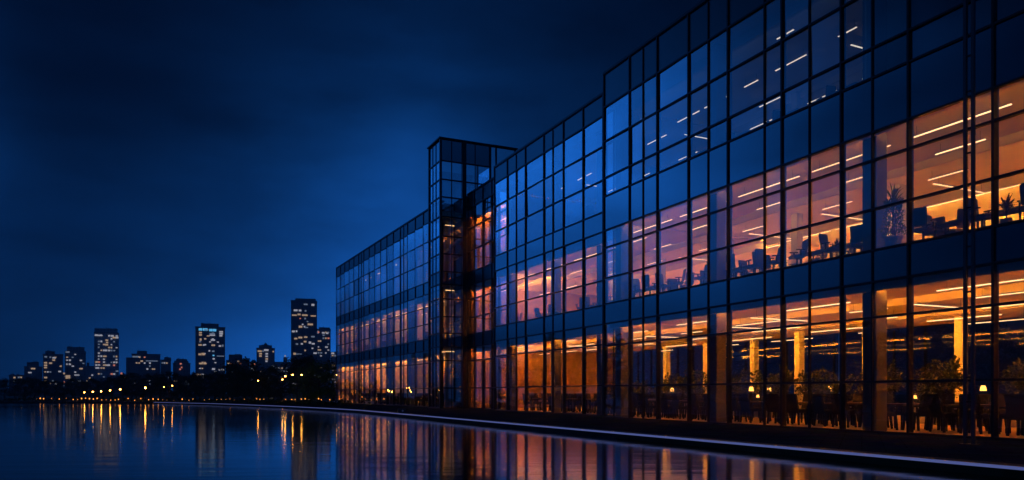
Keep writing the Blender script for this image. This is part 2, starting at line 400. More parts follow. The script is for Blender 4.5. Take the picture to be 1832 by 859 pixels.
def wing(fr, t0, t1, mulls, thin, rows, spans, glass_bands, depth, slabs, cols, bias=0.0, fin=True, gbreak=(), end_far=True, end_near=True, dark_panes=()):
    """mulls: thick mullion positions; rows: transom heights; spans: opaque bands (z0,z1,mat); glass_bands: (z0,z1)"""
    root = part('wing')
    g = MB()
    top = rows[-1]
    for t in mulls:                               # outer caps and inner fins
        g.fbox(fr, t - 0.042, t + 0.042, -0.08, 0.03, 0, top)
        if fin: g.fbox(fr, t - 0.04, t + 0.04, 0.03, 0.22, 0, top - 0.3)
    for t in thin: g.fbox(fr, t - 0.03, t + 0.03, -0.06, 0.05, 0.02, top - 0.1)
    ms = sorted(mulls)
    for z in rows:
        hh = 0.042
        for a, b in zip(ms[:-1], ms[1:]):
            g.fbox(fr, a + 0.043, b - 0.043, -0.07, 0.10, max(0.0, z - hh), z + hh)
    g.build('mullion_grid', M['mullion'], root)
    bays = list(zip(ms[:-1], ms[1:]))
    for i, (a, b) in enumerate(bays):
        for z0, z1 in glass_bands:
            zs = [z for z in rows if z0 - .01 <= z <= z1 + .01]
            m = MB()
            cuts = [a] + [t for t in sorted(thin) if a < t < b] + [b]
            for c0, c1 in zip(cuts[:-1], cuts[1:]):
                for y0, y1 in zip(zs[:-1], zs[1:]):
                    # real panes are never perfectly coplanar
                    tl = [rnd.gauss(bias, 0.011), rnd.gauss(0, 0.006)]
                    hw, hh = (c1 - c0) / 2, (y1 - y0) / 2
                    m.quad([fr.p(t, 0.02 + sx * hw * tl[0] + sz * hh * tl[1], z) for t, z, sx, sz in ((c0, y0, -1, -1), (c1, y0, 1, -1), (c1, y1, 1, 1), (c0, y1, -1, 1))])
            m.build('window', M['glass'], root)
    for z0, z1, mt in spans:
        m = MB()
        for a, b in bays:
            m.fbox(fr, a + .06, b - .06, 0.0, 0.06, z0 + .05, z1 - .05)
        m.build('spandrel_panel' if z1 < top - .1 else 'parapet_panel', M[mt], root)
    for z0, z1, zt in slabs:
        m = MB(); m.fbox(fr, t0 + .1, t1 - .1, 0.32, depth, z0, z1); m.build('floor_slab', M['slab'], root)
        if zt:
            m = MB(); m.fbox(fr, t0 + .15, t1 - .15, 0.34, depth - .05, z1 + .004, z1 + .03); m.build('floor_finish', M['floor'], root)
    m = MB(); m.fbox(fr, t0 + .1, t1 - .1, 0.12, depth, 0.004, 0.03); m.build('floor_finish', M['floor'], root)
    m = MB(); m.fbox(fr, t0 - .02, t1 + .02, -0.11, 0.35, top, top + 0.14); m.build('roof_edge', M['mullion'], root)
    m = MB(); m.fbox(fr, t0 + .1, t1 - .1, 0.36, depth + .3, top - 0.35, top - 0.1); m.build('roof', M['outer'], root)
    # rear: solid above, glazed on the ground floor
    m = MB(); m.fbox(fr, t0, t1, depth + .05, depth + .25, slabs[0][0], top - .36); m.build('rear_wall', M['wall'], root)
    m = MB(); m.quad([fr.p(t, depth, z) for t, z in ((t0, 0), (t1, 0), (t1, slabs[0][0]), (t0, slabs[0][0]))]); m.build('rear_glazing', M['back_glass'], root)
    m = MB(); k = t0 + 0.5
    while k < t1:
        m.fbox(fr, k - .05, k + .05, depth + .02, depth + .2, 0, slabs[0][0] - .01); k += 2.4
    m.build('rear_mullion', M['mullion'], root)
    for fl, e in ((end_near, t0), (end_far, t1)):
        if fl:
            m = MB(); m.fbox(fr, e - .06, e + .06, 0.36, depth + .04, 0.035, top - .4); m.build('end_wall', M['wall' if fr is FF else 'panelling'], root)
    for t, ww, sx, z0, z1 in cols:
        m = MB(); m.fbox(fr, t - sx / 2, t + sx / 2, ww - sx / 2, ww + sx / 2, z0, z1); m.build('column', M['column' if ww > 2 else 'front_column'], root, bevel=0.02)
    return root

SL = [(6.15, 7.22, 1), (12.55, 13.95, 1), (19.95, 21.5, 0)]
ST = [(0.03, 6.15), (7.25, 12.55), (13.98, 19.95)]
def colset(ts, ww, sx): return [(t, ww, sx, a, b) for t in ts for a, b in ST]
U1 = [40.9, 38.0, 35.2, 32.4, 29.3, 25.7, 22.4, 19.3, 16.1, 13.0, 10.0, 7.0]
rows1 = [0.05, 2.04, 4.6, 6.02, 7.28, 8.92, 10.88, 12.0, 14.17, 15.36, 17.7, 19.9, 22.0]
cols1 = colset((40.2, 31.2, 21.55, 11.0), 0.92, 0.66)
cols1 += [(t, 9.5, 0.5, a, b) for t in (13, 20, 27, 34) for a, b in ST[1:]] + [(t, 17.5, 0.52, *ST[0]) for t in (16, 22.5, 29, 35.5, 41.5)]
w1 = wing(FN, 7.0, 40.9, U1, [36.6, 30.8, 26.8, 24.1, 20.9, 17.1, 11.5], rows1,
          [(6.02, 7.28, 'spandrel'), (12.0, 14.17, 'spandrel'), (19.9, 22.0, 'parapet')], [(0.05, 6.02), (7.28, 12.0), (14.17, 19.9)], 21.0, SL, cols1, end_far=False)
U2 = [62.2, 59.4, 55.8, 52.5, 49.3, 46.4, 43.7, 41.0]
rows2 = [0.05, 2.1, 4.9, 6.3, 7.6, 9.3, 11.2, 12.65, 14.0, 16.2, 18.5, 20.6, 22.05]
cols2 = colset((60.2, 52.2, 45.3), 0.92, 0.6) + [(t, 9.5, 0.5, a, b) for t in (42, 50, 57) for a, b in ST[1:]] + [(t, 17.5, 0.52, *ST[0]) for t in (48, 54, 60)]
w2 = wing(FM, 41.0, 62.2, U2, [57.6, 51.0, 42.4], rows2,
          [(6.3, 7.6, 'spandrel'), (12.65, 14.0, 'spandrel'), (20.6, 22.05, 'parapet')], [(0.05, 6.3), (7.6, 12.65), (14.0, 20.6)], 19.3, SL, cols2, end_near=False, end_far=False)
UR = [72.0, 70.2, 68.0, 65.8, 64.2, 62.3]
w3 = wing(FR, 62.3, 72.0, UR, [], rows2,
          [(6.3, 7.6, 'parapet'), (12.65, 14.0, 'parapet'), (20.0 + .6, 22.05, 'parapet')], [(0.05, 6.3), (7.6, 12.65), (14.0, 20.6)], 18.0, SL, colset((66.8,), 0.8, .5), end_near=False)
LF = (Vector(uv(123.6, 26.0)) - Vector(uv(75.5, 27.05))).length
U3 = [LF * i / 17 for i in range(18)]
w4 = wing(FF, 0, LF, U3, [U3[4] + 1.5, U3[11] + 1.4], rows2,
          [(6.3, 7.6, 'spandrel'), (12.65, 14.0, 'spandrel'), (20.6, 22.05, 'parapet')], [(0.05, 6.3), (7.6, 12.65), (14.0, 20.6)], 16.0, SL,
          colset([U3[i] + .9 for i in (1, 4, 7, 10, 13)], 0.92, .6), bias=-0.05)

def cove_fills(fr, t0, t1, root, items):
    # added drop beams hiding inward-facing fill emitters that brighten the rooms
    for fl, ww, drop, mk in items:
        z1 = CEIL[fl] - .002
        m = MB(); m.fbox(fr, t0 + .2, t1 - .2, ww, ww + .1, z1 - drop, z1); m.fbox(fr, t0 + .2, t1 - .2, ww + .101, ww + .24, z1 - drop, z1 - drop + .04); m.build('light_shield_beam', M['slab'], root)
        m = MB(); t = t0 + .4
        while t < t1 - .5:
            e = min(t + 5.6, t1 - .4)
            if fr is FF and rnd.random() < .28: t += 6.0; continue
            m.fbox(fr, t, e, ww + .102, ww + .12, z1 - drop + .05, z1 - drop + .18); t += 6.0
        m.build('cove_light', M[mk], root)
CEIL = [6.15, 12.55, 19.95]
cove_fills(FN, 7.0, 40.9, w1, [(0, .34, .42, 'cove_a'), (0, 6.4, .34, 'cove_a'), (0, 12.6, .34, 'cove_b'), (1, .34, .5, 'cove_d'), (1, 6.8, .4, 'cove_d'), (1, 13.2, .45, 'cove_c')])
cove_fills(FM, 41.0, 62.2, w2, [(0, .34, .42, 'cove_a'), (0, 5.2, .34, 'cove_d'), (0, 11.4, .34, 'cove_b'), (1, .34, .5, 'cove_f'), (1, 6.8, .4, 'cove_d'), (1, 12.2, .45, 'cove_b')])
cove_fills(FR, 62.4, 71.9, w3, [(0, .34, .42, 'cove_b'), (1, .34, .5, 'cove_b'), (2, .34, .5, 'cove_b'), (2, 4, .5, 'cove_h'), (1, 4, .5, 'cove_h'), (0, 4, .5, 'cove_b')])
cove_fills(FF, 0, LF, w4, [(0, .34, .42, 'cove_h'), (0, 6.0, .34, 'cove_h'), (1, .34, .5, 'cove_i'), (1, 8.0, .45, 'cove_b'), (2, 1.2, .5, 'cove_e'), (2, 7.5, .5, 'cove_d')])
cove_fills(FN, 21.7, 40.9, w1, [(2, 1.2, .5, 'cove_e'), (2, 9.5, .4, 'cove_e')])
cove_fills(FM, 41.0, 62.2, w2, [(2, 1.2, .5, 'cove_e'), (2, 9.5, .4, 'cove_e')])

for k, t in enumerate((6.5, 14.0, 20.5, 28.0, 34.5, 42.0)):        # cross walls dividing the far wing into rooms
    for fl in range(3):
        if (k + fl) % 3 == 2 and fl: continue
        m = MB(); m.fbox(FF, t, t + .12, (2.6, 1.9, 3.4)[(k + fl) % 3], 15.9, ST[fl][0] + .01, ST[fl][1] - .5); m.build('partition_wall', M['wall'], w4)
m = MB(); m.fbox(FR, 62.2, 62.29, 0.6, 17.9, ST[2][0] + .01, ST[2][1] - .015); m.build('partition_wall', M['panelling'], w3)
# stair tower: stands proud of the facade and rises above the roof
tw = part('stair_tower')
TU0, TU1, TV0, TV1, TTOP = 72.0, 75.5, 25.7, 31.2, 27.5
FT = Frame(0, TV0)
g = MB()
zt = [0.05, 2.1, 4.9, 6.3, 7.7, 9.4, 11.2, 12.7, 14.0, 15.8, 17.6, 19.6, 21.6, 23.4, 25.3, TTOP]
def post(t, v, s=.09): g.fbox(FT, t - s, t + s, v - TV0 - s, v - TV0 + s, 0, TTOP)
for t, v, s in ((TU0, TV0, .11), (TU1, TV0, .11), (TU0, 28.25, .2), (TU0, TV1, .1), (TU1, TV1, .1)): post(t, v, s)
for t in (73.4, 74.4): g.fbox(FT, t - .04, t + .04, -.05, .05, 0, TTOP)
for v in (26.9,): g.fbox(FT, TU0 - .05, TU0 + .05, v - TV0 - .04, v - TV0 + .04, 0, TTOP)
for v in (29.5,): g.fbox(FT, TU0 - .05, TU0 + .05, v - TV0 - .04, v - TV0 + .04, 22, TTOP)
for z in zt:
    g.fbox(FT, TU0 + .12, TU1 - .12, -.07, .07, z - .06, z + .06)
    g.fbox(FT, TU0 - .07, TU0 + .07, .12, 2.34, z - .06, z + .06)
    if z > 21: g.fbox(FT, TU0 - .07, TU0 + .07, 2.76, TV1 - TV0 - .11, z - .06, z + .06)
g.build('mullion_grid', M['mullion'], tw)
for k, (za, zb) in enumerate(((0.05, 6.3), (7.7, 12.7), (14.0, 19.6), (19.6, 25.3))):
    for a, b in ((TU0, 73.4), (73.4, 74.4), (74.4, TU1)):
        m = MB(); m.quad([FT.p(t, .01, z) for t, z in ((a, za), (b, za), (b, zb), (a, zb))]); m.build('window', M['glass'], tw)
    for a, b in ((0, 1.2), (1.2, 2.55)) + (((2.55, 3.8), (3.8, 5.5)) if k == 3 else ()):
        m = MB(); m.quad([FT.p(TU0, q, z) for q, z in ((a, za), (b, za), (b, zb), (a, zb))]); m.build('window', M['glass'], tw)
    if k == 3:
        m = MB(); m.quad([FT.p(TU1, q, z) for q, z in ((0, za), (5.5, za), (5.5, zb), (0, zb))]); m.build('window', M['glass'], tw)
        m = MB(); m.quad([FT.p(t, 5.5, z) for t, z in ((TU0, za), (TU1, za), (TU1, zb), (TU0, zb))]); m.build('window', M['glass'], tw)
for z0, z1 in ((6.3, 7.7), (12.7, 14.0)):
    m = MB(); m.fbox(FT, TU0 + .02, TU1 - .02, 0, .05, z0 + .06, z1 - .06); m.fbox(FT, TU0 - .0, TU0 + .05, .13, 2.34, z0 + .06, z1 - .06); m.build('spandrel_panel', M['spandrel'], tw)
m = MB(); m.fbox(FT, TU0 + .02, TU1 - .02, 0, .05, 25.36, TTOP - .06); m.fbox(FT, TU0, TU0 + .05, .13, 5.4, 25.36, TTOP - .06); m.build('parapet_panel', M['spandrel'], tw)
for z0, z1 in ((6.5, 7.4), (12.9, 13.8), (19.7, 20.2)):
    m = MB(); m.fbox(FT, TU0 + .2, TU1 - .2, .2, 5.4, z0, z1); m.build('landing_slab', M['slab'], tw)
for k in range(10):                               # switch-back stair flights
    m = MB(); z0 = 0.03 + k * 2.1
    if z0 > 19: break
    for q in range(8):
        t = 1.6 + q * .33 if k % 2 == 0 else 1.6 + (7 - q) * .33
        m.fbox(FT, (73.9 if k % 2 else 72.5), (75.1 if k % 2 else 73.7), t, t + .34, z0 + q * .26, z0 + q * .26 + .3)
    m.build('stair_flight', M['column'], tw)
m = MB(); m.fbox(FT, TU0 - .22, TU1 + .22, -.22, 5.7, TTOP + .01, TTOP + .15); m.build('roof', M['mullion'], tw)
m = MB(); m.fbox(FT, TU0 - .3, TU0 + .3, 5.72, 8.6, TTOP + .02, TTOP + .14); m.fbox(FT, TU0 - .08, TU0 + .08, 6.1, 6.26, 22, TTOP + .02); m.fbox(FT, TU0 - .08, TU0 + .08, 8.3, 8.46, 22, TTOP + .02); m.build('roof_canopy', M['mullion'], tw)
m = MB(); m.fbox(FT, TU0 + .1, TU1 - .1, 2.7, 5.4, 0.03, 22.0); m.build('core_wall', M['outer'], tw)

# dark partition and blinds closing off the near end of the top floor
m = MB(); m.fbox(FN, 21.5, 21.6, 0.4, 20.9, 13.99, 19.94); m.build('partition_wall', M['wall'], w1)
m = MB()
for a, b in ((16.1, 19.3), (13.0, 16.1), (10.0, 13.0), (7.0, 10.0)):
    m.fbox(FN, a + .1, b - .1, 0.10, 0.13, 14.3, 17.65)
m.build('roller_blind', M['parapet'], w1)

# ------------------------------------------------------------------ furniture prototypes
def dining_chair():
    r = empty('dining_chair'); tag(r, 'x', 'chair')
    m = MB(); m.box(-.27, .27, -.26, .26, .40, .52); m.build('seat', M['chair_dark'], r, bevel=.03)
    m = MB(); m.hexa([(-.27, .20, .50), (.27, .20, .50), (.27, .28, .50), (-.27, .28, .50), (-.24, .32, 1.04), (.24, .32, 1.04), (.24, .38, 1.04), (-.24, .38, 1.04)]); m.build('backrest', M['chair_dark'], r, bevel=.025)
    for sx in (-1, 1):
        m = MB(); m.box(sx * .29 - .03, sx * .29 + .03, -.2, .24, .66, .71); m.box(sx * .29 - .02, sx * .29 + .02, -.19, -.14, .45, .66); m.build('armrest', M['chair_dark'], r, bevel=.01)
        for sy in (-1, 1):
            m = MB(); m.tube((sx * .22, sy * .2, .41), (sx * .25, sy * .235, 0), .044, .036, 6); m.build('leg', M['steel'], r)
    return r
def plain_chair():
    m = MB(); m.box(-.27, .27, -.26, .26, .40, .52)
    m.hexa([(-.27, .20, .50), (.27, .20, .50), (.27, .28, .50), (-.27, .28, .50), (-.24, .32, 1.04), (.24, .32, 1.04), (.24, .38, 1.04), (-.24, .38, 1.04)])
    for sx in (-1, 1):
        m.box(sx * .29 - .03, sx * .29 + .03, -.2, .24, .66, .71)
        for sy in (-1, 1): m.tube((sx * .22, sy * .2, .41), (sx * .25, sy * .235, 0), .044, .036, 6)
    o = m.build('dining_chair', M['chair_dark']); tag(o, 'x', 'chair'); return o
def office_chair():
    r = empty('office_chair'); tag(r, 'x', 'office chair')
    m = MB(); m.box(-.26, .26, -.27, .25, .44, .55); m.build('seat', M['chair'], r, bevel=.04)
    m = MB(); m.hexa([(-.23, .22, .56), (.23, .22, .56), (.23, .29, .56), (-.23, .29, .56), (-.25, .30, 1.15), (.25, .30, 1.15), (.25, .37, 1.15), (-.25, .37, 1.15)]); m.build('backrest', M['chair'], r, bevel=.03)
    for sx in (-1, 1):
        m = MB(); m.box(sx * .31 - .035, sx * .31 + .035, -.16, .16, .70, .74); m.box(sx * .31 - .02, sx * .31 + .02, -.02, .04, .48, .70); m.build('armrest', M['steel'], r, bevel=.008)
    m = MB(); m.tube((0, 0, .44), (0, 0, .1), .035, .045, 8)
    for k in range(5):
        g_ = k * 2 * math.pi / 5; m.tube((0, 0, .13), (.3 * math.cos(g_), .3 * math.sin(g_), .06), .03, .02, 6); m.tube((.3 * math.cos(g_), .3 * math.sin(g_) - .02, .03), (.3 * math.cos(g_), .3 * math.sin(g_) + .02, .03), .03, .03, 8)
    m.build('pedestal', M['steel'], r)
    return r
def table(name, lx, ly, h, mat):
    r = empty(name); tag(r, 'x', 'table')
    m = MB(); m.box(-lx / 2, lx / 2, -ly / 2, ly / 2, h - .05, h); m.build('table_top', mat, r, bevel=.012)
    for sx in (-1, 1):
        for sy in (-1, 1):
            m = MB(); m.box(sx * (lx / 2 - .1) - .03, sx * (lx / 2 - .1) + .03, sy * (ly / 2 - .1) - .03, sy * (ly / 2 - .1) + .03, 0, h - .052); m.build('leg', M['steel'], r)
    return r
def plain_table(name, lx, ly, h, mat):
    m = MB(); m.box(-lx / 2, lx / 2, -ly / 2, ly / 2, h - .05, h)
    for sx in (-1, 1):
        for sy in (-1, 1): m.box(sx * (lx / 2 - .1) - .03, sx * (lx / 2 - .1) + .03, sy * (ly / 2 - .1) - .03, sy * (ly / 2 - .1) + .03, 0, h - .05)
    o = m.build(name, mat); tag(o, 'x', 'table'); return o
def table_lamp():
    r = empty('table_lamp'); tag(r, 'x', 'lamp')
    m = MB(); m.lathe([(.07, 0), (.08, .02), (.02, .05), (.018, .2)], 10); m.build('lamp_base', M['steel'], r)
    m = MB(); m.lathe([(.08, .19), (.065, .27), (.04, .32)], 12); m.build('lamp_shade', M['lamp_shade'], r)
    return r
def leaf(m, base, tip, wd, droop=.15):
    a, b = Vector(base), Vector(tip); d = b - a; s = d.cross(Vector((0, 0, 1)))
    if s.length < 1e-4: s = Vector((1, 0, 0))
    s = s.normalized() * wd; mid = a + d * .55 + Vector((0, 0, d.length * droop))
    m.quad([a, mid - s, b, mid + s])
def palm(seed, h=1.9):
    q = random.Random(seed); r = empty('potted_palm'); tag(r, 'x', 'plant')
    m = MB(); m.lathe([(.19, 0), (.26, .42), (.28, .46), (.24, .46), (.22, .40)], 14); m.build('pot', M['pot'], r)
    m = MB()
    for k in range(4): m.tube((q.uniform(-.06, .06), q.uniform(-.06, .06), .38), (q.uniform(-.12, .12), q.uniform(-.12, .12), h * .55), .02, .012, 5)
    m.build('stem', M['bark'], r)
    m = MB()
    for k in range(34):                            # fronds with leaflets
        a = q.uniform(0, 6.28); el = q.uniform(.2, 1.35); z0 = q.uniform(h * .35, h * .6); ln = q.uniform(.5, .85) * h * .45
        p0 = Vector((0, 0, z0)); dr = Vector((math.cos(a) * math.cos(el), math.sin(a) * math.cos(el), math.sin(el)))
        prev = p0
        for i in range(7):
            f = (i + 1) / 7; pt = p0 + dr * ln * f + Vector((0, 0, -.35 * ln * f * f * math.cos(el)))
            sd = dr.cross(Vector((0, 0, 1))).normalized()
            for s in (-1, 1): leaf(m, prev, pt + sd * s * .16 * (1.1 - f) + dr * .08, .022)
            prev = pt
    m.build('foliage', M['leaf'], r)
    return r
def bushy(seed, h=1.5):
    q = random.Random(seed); r = empty('potted_shrub'); tag(r, 'x', 'plant')
    m = MB(); m.box(-.26, .26, -.26, .26, 0, .46); m.build('pot', M['pot'], r, bevel=.02)
    m = MB(); m.tube((0, 0, .4), (.03, .02, h * .7), .03, .015, 6); m.build('stem', M['bark'], r)
    m = MB()
    for k in range(420):
        a = q.uniform(0, 6.28); zz = q.uniform(.36, 1.0); rr = (.5 * math.sin(min(1, (zz - .3) / .7) * 2.6) + .08) * q.uniform(.3, 1) ** .5 * h * .55
        c = Vector((math.cos(a) * rr, math.sin(a) * rr, zz * h)); d = Vector((q.gauss(0, 1), q.gauss(0, 1), q.gauss(.3, .8))).normalized() * q.uniform(.09, .17)
        leaf(m, c, c + d, .04)
    m.build('foliage', M['leaf'], r)
    return r
def tall_plant(seed):
    q = random.Random(seed); r = empty('potted_column_plant'); tag(r, 'x', 'plant')
    m = MB(); m.lathe([(.24, 0), (.32, .5), (.34, .56), (.29, .56), (.27, .5)], 16); m.build('pot', M['pot'], r)
    m = MB()
    for k in range(5): m.tube((q.uniform(-.1, .1), q.uniform(-.1, .1), .45), (q.uniform(-.12, .12), q.uniform(-.12, .12), 2.0), .022, .015, 5)
    m.build('stem', M['bark'], r)
    m = MB()
    for k in range(700):
        a = q.uniform(0, 6.28); zz = q.uniform(.55, 2.0); rr = (.34 if zz > .95 else .44) * q.uniform(.2, 1) ** .5
        c = Vector((math.cos(a) * rr, math.sin(a) * rr, zz)); d = Vector((q.gauss(0, .6), q.gauss(0, .6), q.gauss(.7, .5))).normalized() * q.uniform(.1, .2); leaf(m, c, c + d, .03)
    for k in range(60):
        a = q.uniform(0, 6.28); el = q.uniform(.5, 1.5); ln = q.uniform(.35, .75); z0 = q.uniform(1.7, 2.1)
        leaf(m, (0, 0, z0), (math.cos(a) * math.cos(el) * ln, math.sin(a) * math.cos(el) * ln, z0 + math.sin(el) * ln), .03)
    m.build('foliage', M['leaf_green'], r)
    return r
def strip(name, ln, mat, wd=.07):
    m = MB(); m.box(-ln / 2, ln / 2, -wd / 2, wd / 2, -.035, 0, 0); m.box(-ln / 2 - .01, ln / 2 + .01, -wd / 2 - .012, wd / 2 + .012, .001, .03, 1)
    pass
    for s in (-1, 1): m.tube((s * ln * .4, 0, .0), (s * ln * .4, 0, .4), .006, .006, 4, mi=1)
    o = m.build(name, [mat, M['steel']]); tag(o, 'x', 'ceiling light'); return o

P_chair, P_plain, P_off = Pool(dining_chair()), Pool(plain_chair()), Pool(office_chair())
P_table, P_tplain, P_desk = Pool(table('dining_table', 1.5, .8, .76, M['wood'])), Pool(plain_table('dining_table', 1.5, .8, .76, M['wood'])), Pool(table('meeting_table', 1.4, .75, .76, M['chair']))
P_lamp = Pool(table_lamp()); P_palm = Pool(palm(3)); P_bush = Pool(bushy(5)); P_tall = Pool(tall_plant(7))
P_s4, P_s2, P_s1 = Pool(strip('linear_light', 4.2, M['strip'])), Pool(strip('linear_light', 2.2, M['strip'])), Pool(strip('linear_light', 1.0, M['strip']))
P_q4, P_q2 = Pool(strip('linear_light', 4.2, M['strip_soft'])), Pool(strip('linear_light', 2.0, M['strip_soft']))
P_c2, P_c1 = Pool(strip('linear_light', 2.2, M['strip_cool'])), Pool(strip('linear_light', 1.1, M['strip_cool']))

# ------------------------------------------------------------------ ceiling lights
WNAME = {id(FN): 'near wing', id(FM): 'middle wing', id(FR): 'recessed bay', id(FF): 'far wing'}
STOREY = ['ground floor', 'middle floor', 'top floor']
CEIL = [6.15, 12.55, 19.95]
cnt = {}
def light(pool, fr, t, ww, fl, across=False, drop=.42):
    key = (id(fr), fl); i = cnt[key] = cnt.get(key, -1) + 1
    what = 'warm strip light pointing into the room' if across else 'warm strip light along the glass'
    pool.put(fr.p(t, ww, CEIL[fl] - drop), fr.rot + (math.pi / 2 if across else 0),
             f'{what}, {STOREY[fl]} of {WNAME[id(fr)]}, {ordw(i)} there', 'linear ceiling lights')
def fr_for(t): return FN if t < 41 else FM
for j, ww in enumerate((2.6, 6.2, 10.4, 14.2, 17.8)):          # ground floor hall
    t = 9.5 + (j % 3) * 1.9
    while t < 61:
        fr = fr_for(t); light(P_s4 if (j + int(t)) % 3 else P_s2, fr, t, ww - (1.7 if fr is FM else 0) * .5, 0); t += (8.4, 7.4, 7.8, 8.6, 8.0)[j]
for t, ww in ((15.5, 5.5), (23.5, 7.6), (31.5, 5.6), (36.5, 8.6), (45, 6.5), (57, 6.5), (17.5, 12)):
    light(P_s4, fr_for(t), t, ww, 0, True)
t = 9.0
while t < 61:                                                        # middle floor: long line near the glass
    light(P_s4 if t < 22 else P_q4, fr_for(t), t, 2.3, 1); t += 5.0 if t < 40 else 5.6
for j, (ww, st) in enumerate(((5.2, 4.9), (8.6, 5.2))):
    t = 11.0 + j * 2.3
    while t < 61: light(P_s2 if t < 22 else P_q2, fr_for(t), t, ww, 1); t += st if t < 22 else st * 1.25
for ww in (14.0, 18.6):
    t = 10.0
    while t < 61: light(P_s4, fr_for(t), t, ww - (1.2 if t > 41 else 0), 1, drop=.3); t += 4.6
for t, ww in ((13, 5.2), (18.8, 11.5), (25, 11.5), (32, 11.5), (38, 11.5), (47, 11)): light(P_q4, fr_for(t), t, ww, 1, True)
for t, ww, p in ((23.6, 4.9, P_c2), (26.5, 5.1, P_c1), (30.3, 5.2, P_c2), (33.3, 5.2, P_c1), (36.3, 5.2, P_c2), (39, 5.2, P_c2), (24.5, 10.5, P_c2), (29, 10.5, P_c2), (33, 10.5, P_c2),
                 (38, 10.5, P_c2), (28, 2.5, P_c1), (34.7, 8.2, P_c2), (31, 15, P_c2), (37, 15, P_c2), (26, 15, P_c2),
                 (43.5, 4.3, P_c2), (48, 4.3, P_c1), (53.5, 4.3, P_c2), (58, 4.3, P_c2), (45.5, 8.6, P_c2), (50, 8.6, P_c2), (56, 8.6, P_c2)):
    light(p, fr_for(t), t, ww, 2)
for t, ww in ((27.4, 7.5), (41.8, 6.5), (55.5, 6.5)): light(P_c2, fr_for(t), t, ww, 2, True)
for t in (64.5, 67.5, 70.2):
    for fl in (0, 1, 2): light(P_s2, FR, t, 3.2, fl); light(P_s2, FR, t, 8, fl)
for i in range(12):                                                  # far wing
    t = 2.0 + i * 4.0
    light(P_s4, FF, t, 2.4, 0); light(P_s2, FF, t + 1.2, 6.5, 0); light(P_s4, FF, t, 11, 0)
    light(P_s4, FF, t, 2.4, 1); light(P_s2, FF, t + 1.5, 5, 1); light(P_s4, FF, t, 12.5, 1)
    if i % 4 != 3: light(P_s2, FF, t + .8, 3.2, 2)
    light(P_s2, FF, t + 2, 7.0, 2)
for k, z in enumerate((6.4, 12.8, 19.6)):                            # stair tower landings
    P_s1.put(FT.p(73.6, 1.6, z - .45), FT.rot + math.pi / 2, f'short warm strip under the {ordw(k)} landing of the stair tower', 'linear ceiling lights')
    if k == 0: P_s1.put(FT.p(74.6, 1.2, z - .45), FT.rot, f'short warm strip beside the stair flight under the {ordw(k)} landing', 'linear ceiling lights')

# ------------------------------------------------------------------ ground floor dining hall
FZ = 0.034
tb = 0
def bay(t, fr):
    return f'{ordw(int(t // 3))} bay'
def dining_set(fr, t, ww, idx, near, rowname, sc=1.46):
    rz = fr.rot + rnd.choice((0, 0, math.pi / 2)) + rnd.uniform(-.06, .06)
    (P_table if near else P_tplain).put(fr.p(t, ww, FZ), rz, f'dark dining table, {ordw(idx)} from the near end, {rowname}', 'dining tables in the ground floor hall', sc)
    k = 0
    for dx, dy, fa in ((-.42, .62, 0), (.42, .62, 0), (-.42, -.62, math.pi), (.42, -.62, math.pi), (1.02, 0, -math.pi / 2), (-1.02, 0, math.pi / 2)):
        if k > 3 and rnd.random() < .6: k += 1; continue
        q = Matrix.Rotation(rz, 2) @ Vector((dx * sc + rnd.uniform(-.05, .05), dy * sc + rnd.uniform(-.08, .12)))
        c = fr.p(t, ww); 
        (P_chair if near else P_plain).put((c.x + q.x, c.y + q.y, FZ), rz + fa + rnd.uniform(-.25, .25),
            f'dark armchair, {ordw(k)} at the {ordw(idx)} table from the near end, {rowname}', 'chairs in the ground floor hall', sc)
        k += 1
    if rnd.random() < .16:
        P_lamp.put(fr.p(t + rnd.uniform(-.3, .3), ww + .1, FZ + .76 * sc + .002), 0, f'glowing lamp on the {ordw(idx)} table from the near end, {rowname}', 'table lamps in the hall', sc * .75)
idx = 0; t = 13.0
while t < 60:
    fr = fr_for(t); dining_set(fr, t, 3.5, idx, t < 41, 'row beside the glass'); idx += 1; t += 3.0 if t < 41 else 3.3
idx = 0; t = 16.5
while t < 60:
    dining_set(fr_for(t), t, 9.0, idx, False, 'second row from the glass'); idx += 1; t += 6.6
idx = 0; t = 18.5
while t < 56:
    if abs(t - 27) > 1 and abs(t - 34) > 1: dining_set(fr_for(t), t, 11.5, idx, False, 'third row from the glass'); idx += 1
    t += 8.0
idx = 0
for i in range(11):
    dining_set(FF, 3 + i * 4.2, 2.8, idx, False, 'far wing ground floor'); idx += 1
# tall plants half-way back and against the rear glazing
n = 0; t = 15.0
while t < 61:
    ww = rnd.choice((9.2, 9.8, 13.4, 14.2)); s = rnd.uniform(1.4, 2.15)
    (P_palm if n % 3 == 1 else P_bush).put(fr_for(t).p(t, ww, FZ), rnd.uniform(0, 6), f'tall potted plant inside the ground floor hall, {ordw(n)} from the near end', 'potted plants in the hall', s)
    n += 1; t += rnd.uniform(.9, 1.7)
for i in range(9):
    (P_bush if i % 2 else P_palm).put(FF.p(2.5 + i * 5, 6.5, FZ), rnd.uniform(0, 6), f'potted plant inside the far wing, {ordw(i)} from the stair tower', 'potted plants in the hall', rnd.uniform(1.2, 1.7))
